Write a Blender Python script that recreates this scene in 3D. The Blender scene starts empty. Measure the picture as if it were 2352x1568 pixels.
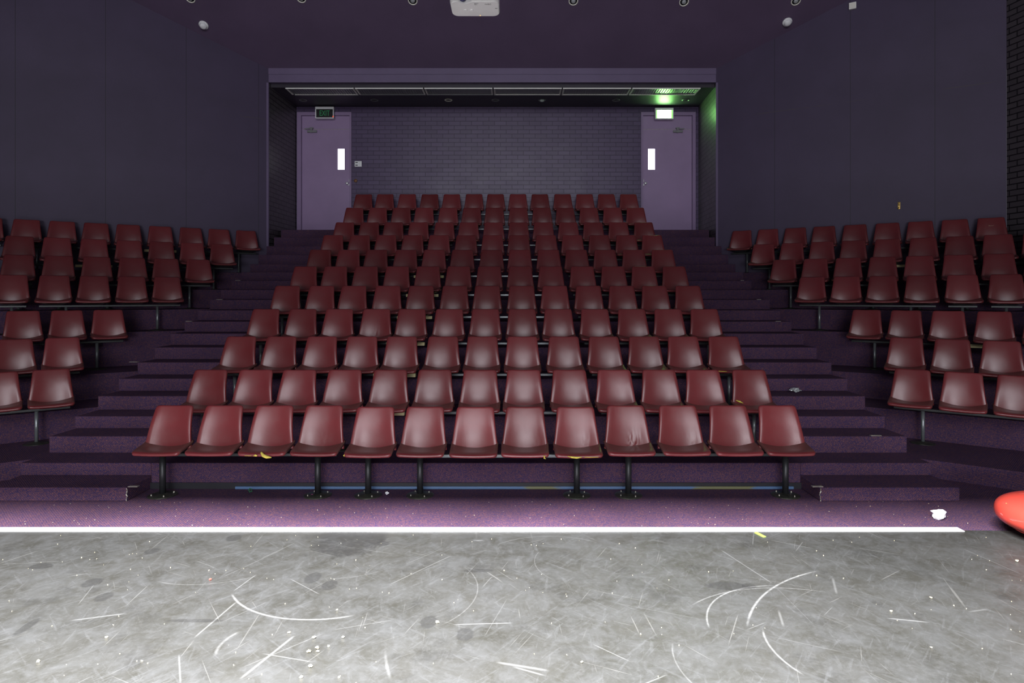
import bpy, bmesh, math, random
from mathutils import Vector, Matrix, noise
random.seed(7)
S = bpy.context.scene
COL = S.collection
PI = math.pi
F = 1450.0; H = 1.765; CX = 1176.0; HOR = 678.0

# ------------------------------------------------------------------ camera
cam_d = bpy.data.cameras.new('camera'); cam = bpy.data.objects.new('camera', cam_d); COL.objects.link(cam)
cam.location = (0, 0, H); cam.rotation_euler = (PI/2, 0, 0)
cam_d.sensor_width = 36; cam_d.lens = 36*F/2352; cam_d.shift_y = -(784-HOR)/2352
cam_d.clip_start = .05; cam_d.clip_end = 100
S.camera = cam
# ------------------------------------------------------------------ world, lights, exposure
W = bpy.data.worlds.new('world'); S.world = W; W.use_nodes = True
W.node_tree.nodes['Background'].inputs[0].default_value = (.62, .62, .72, 1)
W.node_tree.nodes['Background'].inputs[1].default_value = .19
S.view_settings.view_transform = 'Standard'; S.view_settings.look = 'None'
S.view_settings.gamma = 1; S.view_settings.exposure = 0; S.view_settings.use_curve_mapping = False

def area(name, loc, rot, sx, sy, power, color, spread=180):
    l = bpy.data.lights.new(name, 'AREA'); l.shape = 'RECTANGLE'; l.size = sx; l.size_y = sy
    l.energy = power; l.color = color; l.spread = math.radians(spread)
    o = bpy.data.objects.new(name, l); COL.objects.link(o); o.location = loc; o.rotation_euler = rot
    return o
# row of stage lamps behind the added cutoff board, and the daylit opening behind the stage
area('stage_strip_light', (-1.05, -.28, 5.6), (0, 0, 0), 4.4, .76, 7600, (1.0, .985, .97), 128)
area('stage_daylight', (-.3, -6.5, 1.6), (PI/2, 0, 0), 3.2, 1.5, 400, (.92, .94, 1.0))
area('high_soft_fill', (-.3, -6.0, 6.0), (math.radians(74), 0, 0), 9.0, 3.6, 750, (.92, .94, 1.0))  # unseen soft fill added from high up to brighten the treads

# ------------------------------------------------------------------ helpers
def at(px, D): return (px-CX)*D/F
def zat(py, D): return H-(py-HOR)*D/F

def tag(o, label=None, cat=None, group=None, kind=None):
    if label: o['label'] = label
    if cat: o['category'] = cat
    if group: o['group'] = group
    if kind: o['kind'] = kind
    return o

def empty(name, loc=(0, 0, 0), rz=0):
    o = bpy.data.objects.new(name, None); COL.objects.link(o)
    o.location = loc; o.rotation_euler = (0, 0, rz); o.empty_display_size = .1
    return o

def obj(name, bm, mat, parent=None, smooth=False, loc=None, rot=None):
    me = bpy.data.meshes.new(name); bm.to_mesh(me); bm.free()
    if smooth:
        for p in me.polygons: p.use_smooth = True
    me.materials.append(mat)
    o = bpy.data.objects.new(name, me); COL.objects.link(o)
    if parent: o.parent = parent
    if loc: o.location = loc
    if rot: o.rotation_euler = rot
    return o

def box(bm, x0, x1, y0, y1, z0, z1, bev=0):
    r = bmesh.ops.create_cube(bm, size=1)
    vs = r['verts']
    for v in vs:
        v.co = Vector((x0 if v.co.x < 0 else x1, y0 if v.co.y < 0 else y1, z0 if v.co.z < 0 else z1))
    if bev:
        es = list({e for v in vs for e in v.link_edges})
        bmesh.ops.bevel(bm, geom=es, offset=bev, segments=2, affect='EDGES', profile=.5)

def bxm(*a, **k):
    bm = bmesh.new(); box(bm, *a, **k); return bm

def prism(bm, pts, z0, z1):
    lo = [bm.verts.new((x, y, z0)) for x, y in pts]; hi = [bm.verts.new((x, y, z1)) for x, y in pts]
    n = len(pts); fs = [bm.faces.new(lo), bm.faces.new(hi)]
    for i in range(n): fs.append(bm.faces.new((lo[i], lo[(i+1) % n], hi[(i+1) % n], hi[i])))
    bmesh.ops.recalc_face_normals(bm, faces=fs)

def cyl(bm, c, r0, r1, h, seg=24, axis='z', ang=0):
    r = bmesh.ops.create_cone(bm, cap_ends=True, segments=seg, radius1=r0, radius2=r1, depth=h)
    M = Matrix.Identity(4)
    if axis == 'y': M = Matrix.Rotation(PI/2, 4, 'X')
    if axis == 'x': M = Matrix.Rotation(PI/2, 4, 'Y')
    bmesh.ops.transform(bm, matrix=Matrix.Translation(c) @ M, verts=r['verts'])
    return r['verts']

def lathe(bm, prof, c=(0, 0, 0), seg=32):
    """prof: list of (r, z) from one axis end to the other"""
    rings = []
    for r, z in prof:
        if r < 1e-5: rings.append([bm.verts.new((c[0], c[1], c[2]+z))])
        else: rings.append([bm.verts.new((c[0]+r*math.cos(2*PI*i/seg), c[1]+r*math.sin(2*PI*i/seg), c[2]+z)) for i in range(seg)])
    fs = []
    for a, b in zip(rings, rings[1:]):
        for i in range(seg):
            j = (i+1) % seg
            if len(a) == 1 and len(b) == 1: continue
            if len(a) == 1: fs.append(bm.faces.new((a[0], b[i], b[j])))
            elif len(b) == 1: fs.append(bm.faces.new((a[i], b[0], a[j])))
            else: fs.append(bm.faces.new((a[i], b[i], b[j], a[j])))
    bmesh.ops.recalc_face_normals(bm, faces=fs)

def tube(bm, pts, r, seg=8):
    rings = []
    n = len(pts)
    for i, p in enumerate(pts):
        p = Vector(p)
        d = (Vector(pts[min(i+1, n-1)])-Vector(pts[max(i-1, 0)])).normalized()
        u = d.cross(Vector((0, 0, 1)));
        if u.length < .01: u = Vector((1, 0, 0))
        u.normalize(); v = d.cross(u)
        rr = r[i] if isinstance(r, (list, tuple)) else r
        rings.append([bm.verts.new(p+(u*math.cos(2*PI*k/seg)+v*math.sin(2*PI*k/seg))*rr) for k in range(seg)])
    fs = []
    for a, b in zip(rings, rings[1:]):
        for k in range(seg): fs.append(bm.faces.new((a[k], a[(k+1) % seg], b[(k+1) % seg], b[k])))
    fs.append(bm.faces.new(rings[0])); fs.append(bm.faces.new(rings[-1]))
    bmesh.ops.recalc_face_normals(bm, faces=fs)

def text_mesh(name, s, size, mat, parent, loc, rot, sx=1.0, ext=.002):
    cu = bpy.data.curves.new(name, 'FONT'); cu.body = s; cu.size = size; cu.align_x = 'CENTER'; cu.align_y = 'CENTER'; cu.extrude = ext
    t = bpy.data.objects.new(name+'_tmp', cu); COL.objects.link(t)
    dg = bpy.context.evaluated_depsgraph_get()
    me = bpy.data.meshes.new_from_object(t.evaluated_get(dg))
    bpy.data.objects.remove(t); me.name = name
    me.materials.clear(); me.materials.append(mat)
    for v in me.vertices: v.co.x *= sx
    o = bpy.data.objects.new(name, me); COL.objects.link(o); o.parent = parent; o.location = loc; o.rotation_euler = rot
    return o

# ------------------------------------------------------------------ materials
class NT:
    def __init__(s, name):
        s.m = bpy.data.materials.new(name); s.m.use_nodes = True; s.t = s.m.node_tree; s.b = s.t.nodes['Principled BSDF']
    def n(s, ty, **k):
        nd = s.t.nodes.new(ty)
        for a, v in k.items(): setattr(nd, a, v)
        return nd
    def l(s, a, b): s.t.links.new(a, b)
    def put(s, sock, v):
        if isinstance(v, bpy.types.NodeSocket): s.l(v, sock)
        else: sock.default_value = v
    def math(s, op, a, b=None, c=None, clamp=False):
        nd = s.n('ShaderNodeMath', operation=op); nd.use_clamp = clamp
        s.put(nd.inputs[0], a)
        if b is not None: s.put(nd.inputs[1], b)
        if c is not None: s.put(nd.inputs[2], c)
        return nd.outputs[0]
    def mix(s, f, a, b, blend='MIX'):
        nd = s.n('ShaderNodeMix', data_type='RGBA', blend_type=blend)
        s.put(nd.inputs[0], f); s.put(nd.inputs[6], a); s.put(nd.inputs[7], b)
        return nd.outputs[2]
    def ramp(s, f, stops):
        nd = s.n('ShaderNodeValToRGB'); s.put(nd.inputs[0], f)
        while len(nd.color_ramp.elements) < len(stops): nd.color_ramp.elements.new(.5)
        for e, (p, c) in zip(nd.color_ramp.elements, stops):
            e.position = p; e.color = (c, c, c, 1) if isinstance(c, (int, float)) else c
        return nd.outputs[0]
    def noise(s, vec, scale, detail=4, rough=.5, dist=0):
        nd = s.n('ShaderNodeTexNoise'); s.put(nd.inputs['Vector'], vec)
        nd.inputs['Scale'].default_value = scale; nd.inputs['Detail'].default_value = detail
        nd.inputs['Roughness'].default_value = rough; nd.inputs['Distortion'].default_value = dist
        return nd.outputs[0]
    def obj(s): return s.n('ShaderNodeTexCoord').outputs['Object']
    def geo(s): return s.n('ShaderNodeNewGeometry').outputs['Position']
    def map(s, vec, loc=(0, 0, 0), rot=(0, 0, 0), sc=(1, 1, 1)):
        nd = s.n('ShaderNodeMapping'); s.put(nd.inputs[0], vec)
        nd.inputs[1].default_value = loc; nd.inputs[2].default_value = rot; nd.inputs[3].default_value = sc
        return nd.outputs[0]
    def bump(s, h, strength=.3, dist=.01):
        nd = s.n('ShaderNodeBump'); s.put(nd.inputs['Height'], h)
        nd.inputs['Strength'].default_value = strength; nd.inputs['Distance'].default_value = dist
        s.l(nd.outputs[0], s.b.inputs['Normal'])
    def set(s, **k):
        for a, v in k.items():
            s.put(s.b.inputs[{'col': 'Base Color', 'rough': 'Roughness', 'metal': 'Metallic', 'spec': 'Specular IOR Level',
                              'emit': 'Emission Color', 'es': 'Emission Strength', 'coat': 'Coat Weight', 'sheen': 'Sheen Weight'}[a]], v)
        return s

def srgb(r, g, b):
    f = lambda c: ((c/255)/12.92 if c/255 <= .04045 else ((c/255+.055)/1.055)**2.4)
    return (f(r), f(g), f(b), 1)

def simple(name, col, rough=.5, metal=0, spec=.5, vary=.12, scale=9, bump=0, **k):
    q = NT(name); v = q.noise(q.obj(), scale, 4)
    f = q.ramp(v, [(.3, 1-vary), (.7, 1+vary)])
    c = q.mix(1.0, col, f, 'MULTIPLY')
    q.set(col=c, rough=rough, metal=metal, spec=spec, **k)
    if bump: q.bump(q.noise(q.obj(), scale*12, 3), bump, .002)
    return q.m

def m_vinyl(shaded_top=False):
    q = NT('shaded_top_maroon_vinyl' if shaded_top else 'maroon_vinyl')
    inf = q.n('ShaderNodeObjectInfo'); rnd = inf.outputs['Random']
    c = q.mix(rnd, (.140, .019, .021, 1), (.195, .028, .032, 1))
    wear = q.noise(q.obj(), 7, 5, .6)
    c = q.mix(q.ramp(wear, [(.45, 0), (.8, .35)]), c, (.17, .062, .058, 1))
    if shaded_top:      # seat top's dull tone under grazing light painted in; rolled front edge left red
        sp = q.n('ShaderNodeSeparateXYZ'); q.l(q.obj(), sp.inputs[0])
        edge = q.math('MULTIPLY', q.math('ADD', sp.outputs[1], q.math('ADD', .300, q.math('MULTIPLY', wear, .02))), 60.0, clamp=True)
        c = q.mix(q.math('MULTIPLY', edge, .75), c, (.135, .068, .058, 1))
    r = q.math('ADD', q.math('MULTIPLY', wear, .14), .26)
    q.set(col=c, rough=r, spec=.65)
    h = q.math('ADD', q.noise(q.obj(), 260, 2), q.math('MULTIPLY', q.noise(q.obj(), 9, 2), 3.0))
    q.bump(h, .22, .0016)
    return q.m

def m_carpet():
    q = NT('purple_loop_carpet'); p = q.geo()
    v = q.n('ShaderNodeTexVoronoi'); v.inputs['Scale'].default_value = 170; q.l(p, v.inputs['Vector'])
    hue = q.n('ShaderNodeSeparateColor'); q.l(v.outputs['Color'], hue.inputs[0])
    base = q.mix(q.ramp(hue.outputs[0], [(.45, 0), (.55, 1)]), (.046, .030, .080, 1), (.096, .047, .072, 1))
    base = q.mix(q.ramp(hue.outputs[1], [(.80, 0), (.88, .6)]), base, (.20, .085, .075, 1))
    # woven rows
    pp = q.map(p, sc=(1, 1, 1)); sp = q.n('ShaderNodeSeparateXYZ'); q.l(pp, sp.inputs[0])
    wx = q.math('SINE', q.math('MULTIPLY', sp.outputs[0], 300.0))
    wy = q.math('SINE', q.math('MULTIPLY', q.math('ADD', sp.outputs[1], sp.outputs[2]), 300.0))
    w = q.math('MULTIPLY', wx, wy)
    base = q.mix(q.ramp(w, [(0, .0), (.6, .35)]), base, (.060, .044, .105, 1))
    big = q.noise(p, 1.6, 4); base = q.mix(1.0, base, q.ramp(big, [(.3, .85), (.7, 1.12)]), 'MULTIPLY')
    # trodden-in lint
    li = q.noise(p, 60, 2, .5); base = q.mix(q.ramp(li, [(.78, 0), (.80, .5)]), base, (.35, .25, .2, 1))
    q.set(col=base, rough=.95, spec=.1)
    q.bump(q.math('ADD', v.outputs['Distance'], w), .5, .003)
    return q.m

def m_paint(name, col, rough=.55, seam=False, vary=.1, spec=.4):
    q = NT(name); p = q.obj()
    n = q.noise(p, 1.3, 5, .6)
    c = q.mix(1.0, col, q.ramp(n, [(.3, 1-vary), (.7, 1+vary)]), 'MULTIPLY')
    hgt = q.noise(p, 40, 3)
    if seam:
        sp = q.n('ShaderNodeSeparateXYZ'); q.l(p, sp.inputs[0])
        fx = q.math('FRACT', q.math('DIVIDE', q.math('ADD', sp.outputs[0], 10.8-1.02), 1.2))
        lx = q.math('LESS_THAN', fx, .006)
        lz = q.math('LESS_THAN', q.math('ABSOLUTE', q.math('SUBTRACT', sp.outputs[2], 5.06)), .0035)
        worn = q.ramp(q.noise(p, 1.1, 2), [(.5, 0), (.6, 1)])
        c = q.mix(lx, c, (.012, .010, .02, 1))
        c = q.mix(q.math('MULTIPLY', lz, worn), c, (.075, .06, .055, 1))
        hgt = q.math('SUBTRACT', hgt, q.math('MULTIPLY', q.math('MAXIMUM', lx, lz), 4.0))
    q.set(col=c, rough=rough, spec=spec); q.bump(hgt, .12, .004)
    return q.m

def m_brick(name, col, mortar, axis):
    """painted brick; axis 'x' for a wall along x, 'y' for one along y"""
    q = NT(name); p = q.geo(); sp = q.n('ShaderNodeSeparateXYZ'); q.l(p, sp.inputs[0])
    cb = q.n('ShaderNodeCombineXYZ'); q.l(sp.outputs[0 if axis == 'x' else 1], cb.inputs[0]); q.l(sp.outputs[2], cb.inputs[1])
    br = q.n('ShaderNodeTexBrick'); q.l(cb.outputs[0], br.inputs['Vector'])
    br.offset = .5; br.squash = 1
    for k, v in (('Scale', 1.0), ('Mortar Size', .006 if axis == 'x' else .010), ('Mortar Smooth', .3), ('Bias', 0), ('Brick Width', .241), ('Row Height', .0885)):
        br.inputs[k].default_value = v
    br.inputs['Color1'].default_value = (0, 0, 0, 1); br.inputs['Color2'].default_value = (1, 1, 1, 1); br.inputs['Mortar'].default_value = (.5, .5, .5, 1)
    bw = q.n('ShaderNodeRGBToBW'); q.l(br.outputs['Color'], bw.inputs[0])
    c1 = q.mix(bw.outputs[0], (col[0]*.9, col[1]*.9, col[2]*.9, 1), (col[0]*1.1, col[1]*1.12, col[2]*1.1, 1))
    c = q.mix(br.outputs['Fac'], c1, mortar)
    r = q.math('ADD', q.math('MULTIPLY', q.noise(p, 3, 3), .15), .30)
    q.set(col=c, rough=r, spec=.5)
    h = q.math('ADD', q.math('MULTIPLY', br.outputs['Fac'], -1.0), q.math('MULTIPLY', q.noise(p, 14, 3), .35))
    h = q.math('ADD', h, q.math('MULTIPLY', bw.outputs[0], .3))
    q.bump(h, .5, .006)
    return q.m

def m_stage():
    """worn dark sheet floor: scuffs, straight scratches and the big arcs dragged into it"""
    q = NT('worn_stage_floor'); p = q.geo()
    sp = q.n('ShaderNodeSeparateXYZ'); q.l(p, sp.inputs[0]); X, Y = sp.outputs[0], sp.outputs[1]
    n1 = q.noise(p, 1.3, 6, .62); n2 = q.noise(p, 6, 6, .7, .6); n3 = q.noise(p, 34, 4, .65)
    col = q.mix(q.ramp(n1, [(.3, 0), (.7, 1)]), (0.0165, 0.0163, 0.0142, 1), (0.0280, 0.0278, 0.0258, 1))
    col = q.mix(q.ramp(n2, [(.36, 0), (.85, .75)]), col, (0.0460, 0.0480, 0.0520, 1))
    col = q.mix(q.ramp(q.noise(q.map(p, loc=(5, 3, 0)), 3.2, 5, .7), [(.56, 0), (.68, .55)]), col, (0.0150, 0.0150, 0.0145, 1))
    col = q.mix(q.ramp(n3, [(.50, 0), (.75, .30)]), col, (0.0520, 0.0530, 0.0550, 1))
    # streaky rubbing
    for i, (a, sc, lo, amt) in enumerate(((.75, (1.6, 16, 1), .60, .5), (-.8, (1.8, 18, 1), .60, .5), (1.35, (1.8, 14, 1), .61, .5), (.15, (1.4, 26, 1), .62, .3), (2.2, (1.6, 18, 1), .60, .5), (1.75, (2.0, 16, 1), .61, .45))):
        st = q.noise(q.map(q.map(p, rot=(0, 0, a)), loc=(i*3.1, i*1.7, 0), sc=sc), 1.6, 5, .65, .2)
        col = q.mix(q.ramp(st, [(lo, 0), (lo+.07, amt*.30)]), col, (0.0720, 0.0750, 0.0810, 1))
    # fine hairline scratches
    for i, (a, k) in enumerate(((.45, 60), (-.6, 70), (.95, 55), (1.5, 50), (-1.1, 60), (1.9, 55))):
        st = q.noise(q.map(q.map(p, rot=(0, 0, a)), loc=(i*7.7, i*2.9, 0), sc=(1.3, k, 1)), 1.2, 2, .4, .05)
        mk = q.ramp(q.noise(q.map(p, loc=(i*2.2, i*5.1, 3)), 2.6, 2), [(.5, 0), (.62, 1)])
        col = q.mix(q.math('MULTIPLY', q.ramp(st, [(.70, 0), (.74, .32)]), mk), col, (0.1100, 0.1100, 0.1075, 1))
    # dragged arcs: centre, radius, half width, from-angle, to-angle (radians)
    def arc(cx, cy, r, w, a0, a1, amt, c=(0.1350, 0.1375, 0.1400, 1)):
        nonlocal col
        dx = q.math('SUBTRACT', X, cx); dy = q.math('SUBTRACT', Y, cy)
        rr = q.math('SQRT', q.math('ADD', q.math('MULTIPLY', dx, dx), q.math('MULTIPLY', dy, dy)))
        d = q.math('ABSOLUTE', q.math('SUBTRACT', rr, r))
        m = q.math('SUBTRACT', 1.0, q.math('DIVIDE', d, w), clamp=True)
        an = q.math('ARCTAN2', dy, dx); mid = (a0+a1)/2; half = abs(a1-a0)/2
        da = q.math('ABSOLUTE', q.math('WRAP', q.math('SUBTRACT', an, mid), PI, -PI))
        m = q.math('MULTIPLY', m, q.math('MULTIPLY', q.math('SUBTRACT', half, da), 8.0, clamp=True))
        m = q.math('MULTIPLY', m, q.ramp(n3, [(.35, .45), (.6, 1)]))
        col = q.mix(q.math('MULTIPLY', m, amt), col, c)
    def seg(x0, y0, x1, y1, w, amt, c=(0.1200, 0.1225, 0.1250, 1)):
        nonlocal col
        L = math.hypot(x1-x0, y1-y0); ux, uy = (x1-x0)/L, (y1-y0)/L
        dx = q.math('SUBTRACT', X, x0); dy = q.math('SUBTRACT', Y, y0)
        al = q.math('ADD', q.math('MULTIPLY', dx, ux), q.math('MULTIPLY', dy, uy))
        pe = q.math('ABSOLUTE', q.math('SUBTRACT', q.math('MULTIPLY', dx, uy), q.math('MULTIPLY', dy, ux)))
        m = q.math('SUBTRACT', 1.0, q.math('DIVIDE', pe, w), clamp=True)
        e = q.math('SUBTRACT', L/2, q.math('ABSOLUTE', q.math('SUBTRACT', al, L/2)))
        m = q.math('MULTIPLY', m, q.math('MULTIPLY', e, 25.0, clamp=True))
        col = q.mix(q.math('MULTIPLY', m, amt), col, c)
    def gp(px, py): D = F*1.745/(py-HOR); return at(px, D), D
    def arc3(a, b, c, w, amt, cl=(0.1350, 0.1375, 0.1400, 1)):
        (ax, ay), (bx, by), (cx, cy) = gp(*a), gp(*b), gp(*c)
        d = 2*(ax*(by-cy)+bx*(cy-ay)+cx*(ay-by))
        ux = ((ax*ax+ay*ay)*(by-cy)+(bx*bx+by*by)*(cy-ay)+(cx*cx+cy*cy)*(ay-by))/d
        uy = ((ax*ax+ay*ay)*(cx-bx)+(bx*bx+by*by)*(ax-cx)+(cx*cx+cy*cy)*(bx-ax))/d
        r = math.hypot(ax-ux, ay-uy)
        t0, t1, t2 = (math.atan2(y-uy, x-ux) for x, y in ((ax, ay), (bx, by), (cx, cy)))
        t1 = t0+((t1-t0+PI) % (2*PI)-PI); t2 = t1+((t2-t1+PI) % (2*PI)-PI)
        arc(ux, uy, r, w, t0, t2, amt, cl)
    def line(a, b, w, amt, cl=(0.1200, 0.1225, 0.1250, 1)):
        (x0, y0), (x1, y1) = gp(*a), gp(*b); seg(x0, y0, x1, y1, w, amt, cl)
    arc3((532, 1362), (640, 1418), (818, 1412), .009, .9)
    arc3((1630, 1443), (1668, 1362), (1780, 1345), .007, .8)
    arc3((1716, 1440), (1755, 1365), (1882, 1310), .009, .9)
    arc3((1752, 1442), (1782, 1500), (1850, 1552), .008, .7)
    arc3((1585, 1392), (1720, 1352), (1900, 1360), .006, .5)
    arc3((495, 1505), (520, 1468), (555, 1448), .012, .4)
    arc3((885, 1492), (889, 1530), (900, 1566), .010, .6)
    line((550, 1560), (678, 1458), .010, .6); line((160, 1425), (292, 1408), .009, .5)
    line((445, 1465), (545, 1380), .008, .5); line((535, 1358), (590, 1318), .006, .5)
    line((1040, 1434), (1180, 1430), .006, .6); line((1655, 1262), (1775, 1340), .005, .5)
    line((2036, 1419), (2136, 1429), .007, .8); line((2208, 1258), (2345, 1318), .004, .45)
    line((1138, 1520), (1262, 1540), .011, .55); line((2222, 1405), (2272, 1398), .010, .35)
    line((1176, 1530), (1255, 1552), .008, .5); line((665, 1328), (735, 1365), .005, .4)
    line((1086, 1241), (1112, 1241), .012, .6); line((1770, 1240), (1870, 1260), .004, .5)
    line((1360, 1478), (1450, 1520), .004, .5); line((600, 1500), (720, 1520), .006, .35)
    line((1912, 1325), (1922, 1365), .010, .35); line((1788, 1400), (1800, 1440), .010, .4)
    line((0, 1296), (140, 1288), .004, .35); line((760, 1250), (905, 1272), .003, .4)
    # boot-shaped dark scuffs and the clean dark patch by the nosing
    def blob(px, py, rx, ry, amt, c=(0.0110, 0.0110, 0.0115, 1)):
        nonlocal col
        x, y = gp(px, py)
        dx = q.math('DIVIDE', q.math('SUBTRACT', X, x), rx); dy = q.math('DIVIDE', q.math('SUBTRACT', Y, y), ry)
        d = q.math('SQRT', q.math('ADD', q.math('MULTIPLY', dx, dx), q.math('MULTIPLY', dy, dy)))
        d = q.math('ADD', d, q.math('MULTIPLY', q.math('SUBTRACT', n2, .5), .9))
        m = q.math('MULTIPLY', q.math('SUBTRACT', 1.0, d), 5.0, clamp=True)
        m = q.math('MULTIPLY', m, q.ramp(n3, [(.35, .5), (.6, 1)]))
        col = q.mix(q.math('MULTIPLY', m, amt), col, c)
    rs = random.Random(11)
    for _ in range(34):
        x0 = rs.uniform(-3.8, 4.2); y0 = rs.uniform(2.7, 4.6); a = rs.choice([rs.uniform(.3, 1.3), rs.uniform(1.6, 2.8)]); L = rs.uniform(.10, .55)
        seg(x0, y0, x0+L*math.cos(a), y0+L*math.sin(a), rs.uniform(.002, .006), rs.uniform(.15, .45))
    for _ in range(8):
        a = rs.uniform(0, 6); arc(rs.uniform(-3.5, 3.8), rs.uniform(2.6, 4.6), rs.uniform(.15, .6), rs.uniform(.003, .006), a, a+rs.uniform(.6, 1.5), .3)
    blob(805, 1238, .26, .34, .75)
    for px, py, rx, ry in ((536, 1235, .06, .07), (718, 1327, .055, .09), (757, 1343, .05, .07), (985, 1428, .05, .07), (1068, 1455, .05, .07), (210, 1338, .06, .07), (350, 1265, .05, .06), (240, 1370, .05, .06), (60, 1440, .03, .10), (450, 1425, .16, .02), (1100, 1310, .10, .03), (1670, 1345, .14, .06), (1720, 1345, .05, .04), (95, 1300, .08, .05), (880, 1248, .05, .05)):
        blob(px, py, rx, ry, .6)
    q.set(col=col, rough=q.math('ADD', q.math('MULTIPLY', n2, .3), .32), spec=.3)
    q.bump(q.math('ADD', n3, n2), .08, .003)
    return q.m

def m_exit():
    # backlit panel: the tube behind it makes the middle glare and leaves the sides green
    q = NT('lit_exit_panel'); sp = q.n('ShaderNodeSeparateXYZ'); q.l(q.obj(), sp.inputs[0])
    x = q.math('MULTIPLY', sp.outputs[0], 9.0)
    e = q.math('POWER', 2.718, q.math('MULTIPLY', q.math('MULTIPLY', q.math('MULTIPLY', x, x), q.math('MULTIPLY', x, x)), -1.0))
    q.set(col=(.02, .10, .03, 1), rough=.3, emit=(.30, 1.0, .20, 1), es=q.math('ADD', q.math('MULTIPLY', e, 85.0), .25))
    return q.m

def glow(name, col, s):
    q = NT(name)
    q.set(col=(col[0]*.5, col[1]*.5, col[2]*.5, 1), rough=.3, emit=(*col[:3], 1), es=s)
    return q.m

M = dict(
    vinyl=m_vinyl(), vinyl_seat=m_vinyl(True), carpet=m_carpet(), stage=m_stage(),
    purple_wall=m_paint('purple_board_wall', (.053, .035, .080, 1), seam=True),
    ceiling=m_paint('purple_ceiling_paint', (.108, .072, .132, 1), .7),
    fascia=m_paint('purple_fascia_paint', (.150, .112, .205, 1), .5),
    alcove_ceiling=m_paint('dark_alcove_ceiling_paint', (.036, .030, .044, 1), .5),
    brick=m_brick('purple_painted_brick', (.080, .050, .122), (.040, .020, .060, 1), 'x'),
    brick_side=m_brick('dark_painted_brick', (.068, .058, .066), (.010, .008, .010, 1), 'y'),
    door=m_paint('lilac_door_paint', (.330, .225, .400, 1), .42, vary=.08, spec=.5),
    door_frame=m_paint('lilac_frame_paint', (.270, .185, .335, 1), .4, spec=.5),
    steel_black=simple('black_painted_steel', (.022, .023, .025, 1), .42, .2, .5),
    steel_post=simple('scuffed_steel_post', (.26, .28, .29, 1), .30, .55, .6),
    steel_bar=simple('worn_bar_steel', (.10, .105, .11, 1), .34, .7, .5),
    plate=simple('dusty_black_plate', (.030, .032, .024, 1), .45, .2, .5, .5, 30),
    bracket=simple('black_seat_pan', (.022, .022, .022, 1), .35, .1, .5),
    foam=simple('yellow_foam', (.62, .50, .10, 1), .9, 0, .1, .2, 60, .4),
    yellow_beam=simple('cream_yellow_paint', (.90, .78, .42, 1), .5, 0, .4, .15, 14),
    alu=simple('bright_aluminium', (.90, .91, .95, 1), .30, .35, .6, .05, 20),
    white=simple('white_plastic', (.88, .88, .90, 1), .4, 0, .5, .04, 6),
    offwhite=simple('offwhite_plastic', (.85, .84, .80, 1), .45, 0, .5, .05, 6),
    ring=simple('cream_ring_enamel', (.85, .82, .74, 1), .35, 0, .5, .05, 20),
    black=simple('black_plastic', (.010, .010, .012, 1), .35, 0, .5),
    chrome=simple('chrome', (.85, .85, .88, 1), .14, .5, .5, .02),
    brass=simple('brass', (.45, .30, .09, 1), .35, .8, .5, .1),
    paper=simple('white_paper', (.85, .85, .87, 1), .8, 0, .2, .04, 20),
    red_gloss=simple('glossy_red_vinyl', (.46, .050, .036, 1), .06, 0, .6, .06, 5),
    lens=simple('lens_glass', (.02, .02, .10, 1), .05, 0, .8, .05),
    lamp_grey=simple('lamp_glass_grey', (.38, .40, .42, 1), .12, 0, .6, .05),
    globe=simple('pale_globe_glass', (.62, .70, .66, 1), .15, 0, .6, .03),
    slat=simple('grey_louvre', (.24, .24, .25, 1), .35, .4, .5, .1, 20),
    orange=simple('orange_plastic', (.20, .09, .035, 1), .5, 0, .5, .05),
    lime=simple('lime_tape', (.42, .75, .06, 1), .5, 0, .5, .05),
    green_toy=simple('green_rubber', (.02, .14, .06, 1), .5, 0, .5, .1),
    pink=simple('pink_rubber', (.62, .10, .35, 1), .5, 0, .5, .1),
    grey_bit=simple('grey_rubber', (.36, .36, .38, 1), .5, 0, .5, .1),
    crumb=simple('pale_crumb', (.50, .45, .30, 1), .9, 0, .2, .1, 60),
    clear=simple('crinkled_foil', (.50, .52, .52, 1), .2, .3, .6, .3, 60),
    exit_green=simple('exit_green_print', (.05, .42, .15, 1), .5, 0, .4, .05),
    skirting=simple('dark_grey_skirting', (.018, .017, .022, 1), .5),
    metal_strip=simple('worn_metal_strip', (.40, .38, .32, 1), .4, .5, .5, .3, 30),
    exit_lit=m_exit(),
    exit_letters=glow('lit_exit_letters', (.60, 1.0, .55), 75.0),
    pane=glow('daylit_door_glass', (.96, .97, 1.0), 2.2),
    led=glow('amber_led', (1.0, .55, .12), 3.0),
    led_red=glow('red_led', (1.0, .10, .05), .8),
)
def m_batten():
    q = NT('blue_batten_paint'); p = q.geo(); sp = q.n('ShaderNodeSeparateXYZ'); q.l(p, sp.inputs[0]); X = sp.outputs[0]
    n = q.noise(q.map(p, sc=(1, 6, 6)), 5, 4)
    xx = q.math('ADD', X, q.math('MULTIPLY', q.math('SUBTRACT', n, .5), .35))
    def win(a, b): return q.math('MULTIPLY', q.math('MULTIPLY', q.math('SUBTRACT', xx, a), 14, clamp=True), q.math('MULTIPLY', q.math('SUBTRACT', b, xx), 14, clamp=True))
    w = q.math('MAXIMUM', win(.12, .47), win(1.62, 2.25))
    q.set(col=q.mix(w, (.085, .155, .29, 1), (.16, .16, .08, 1)), rough=.45)
    return q.m
M['batten'] = m_batten()

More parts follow.
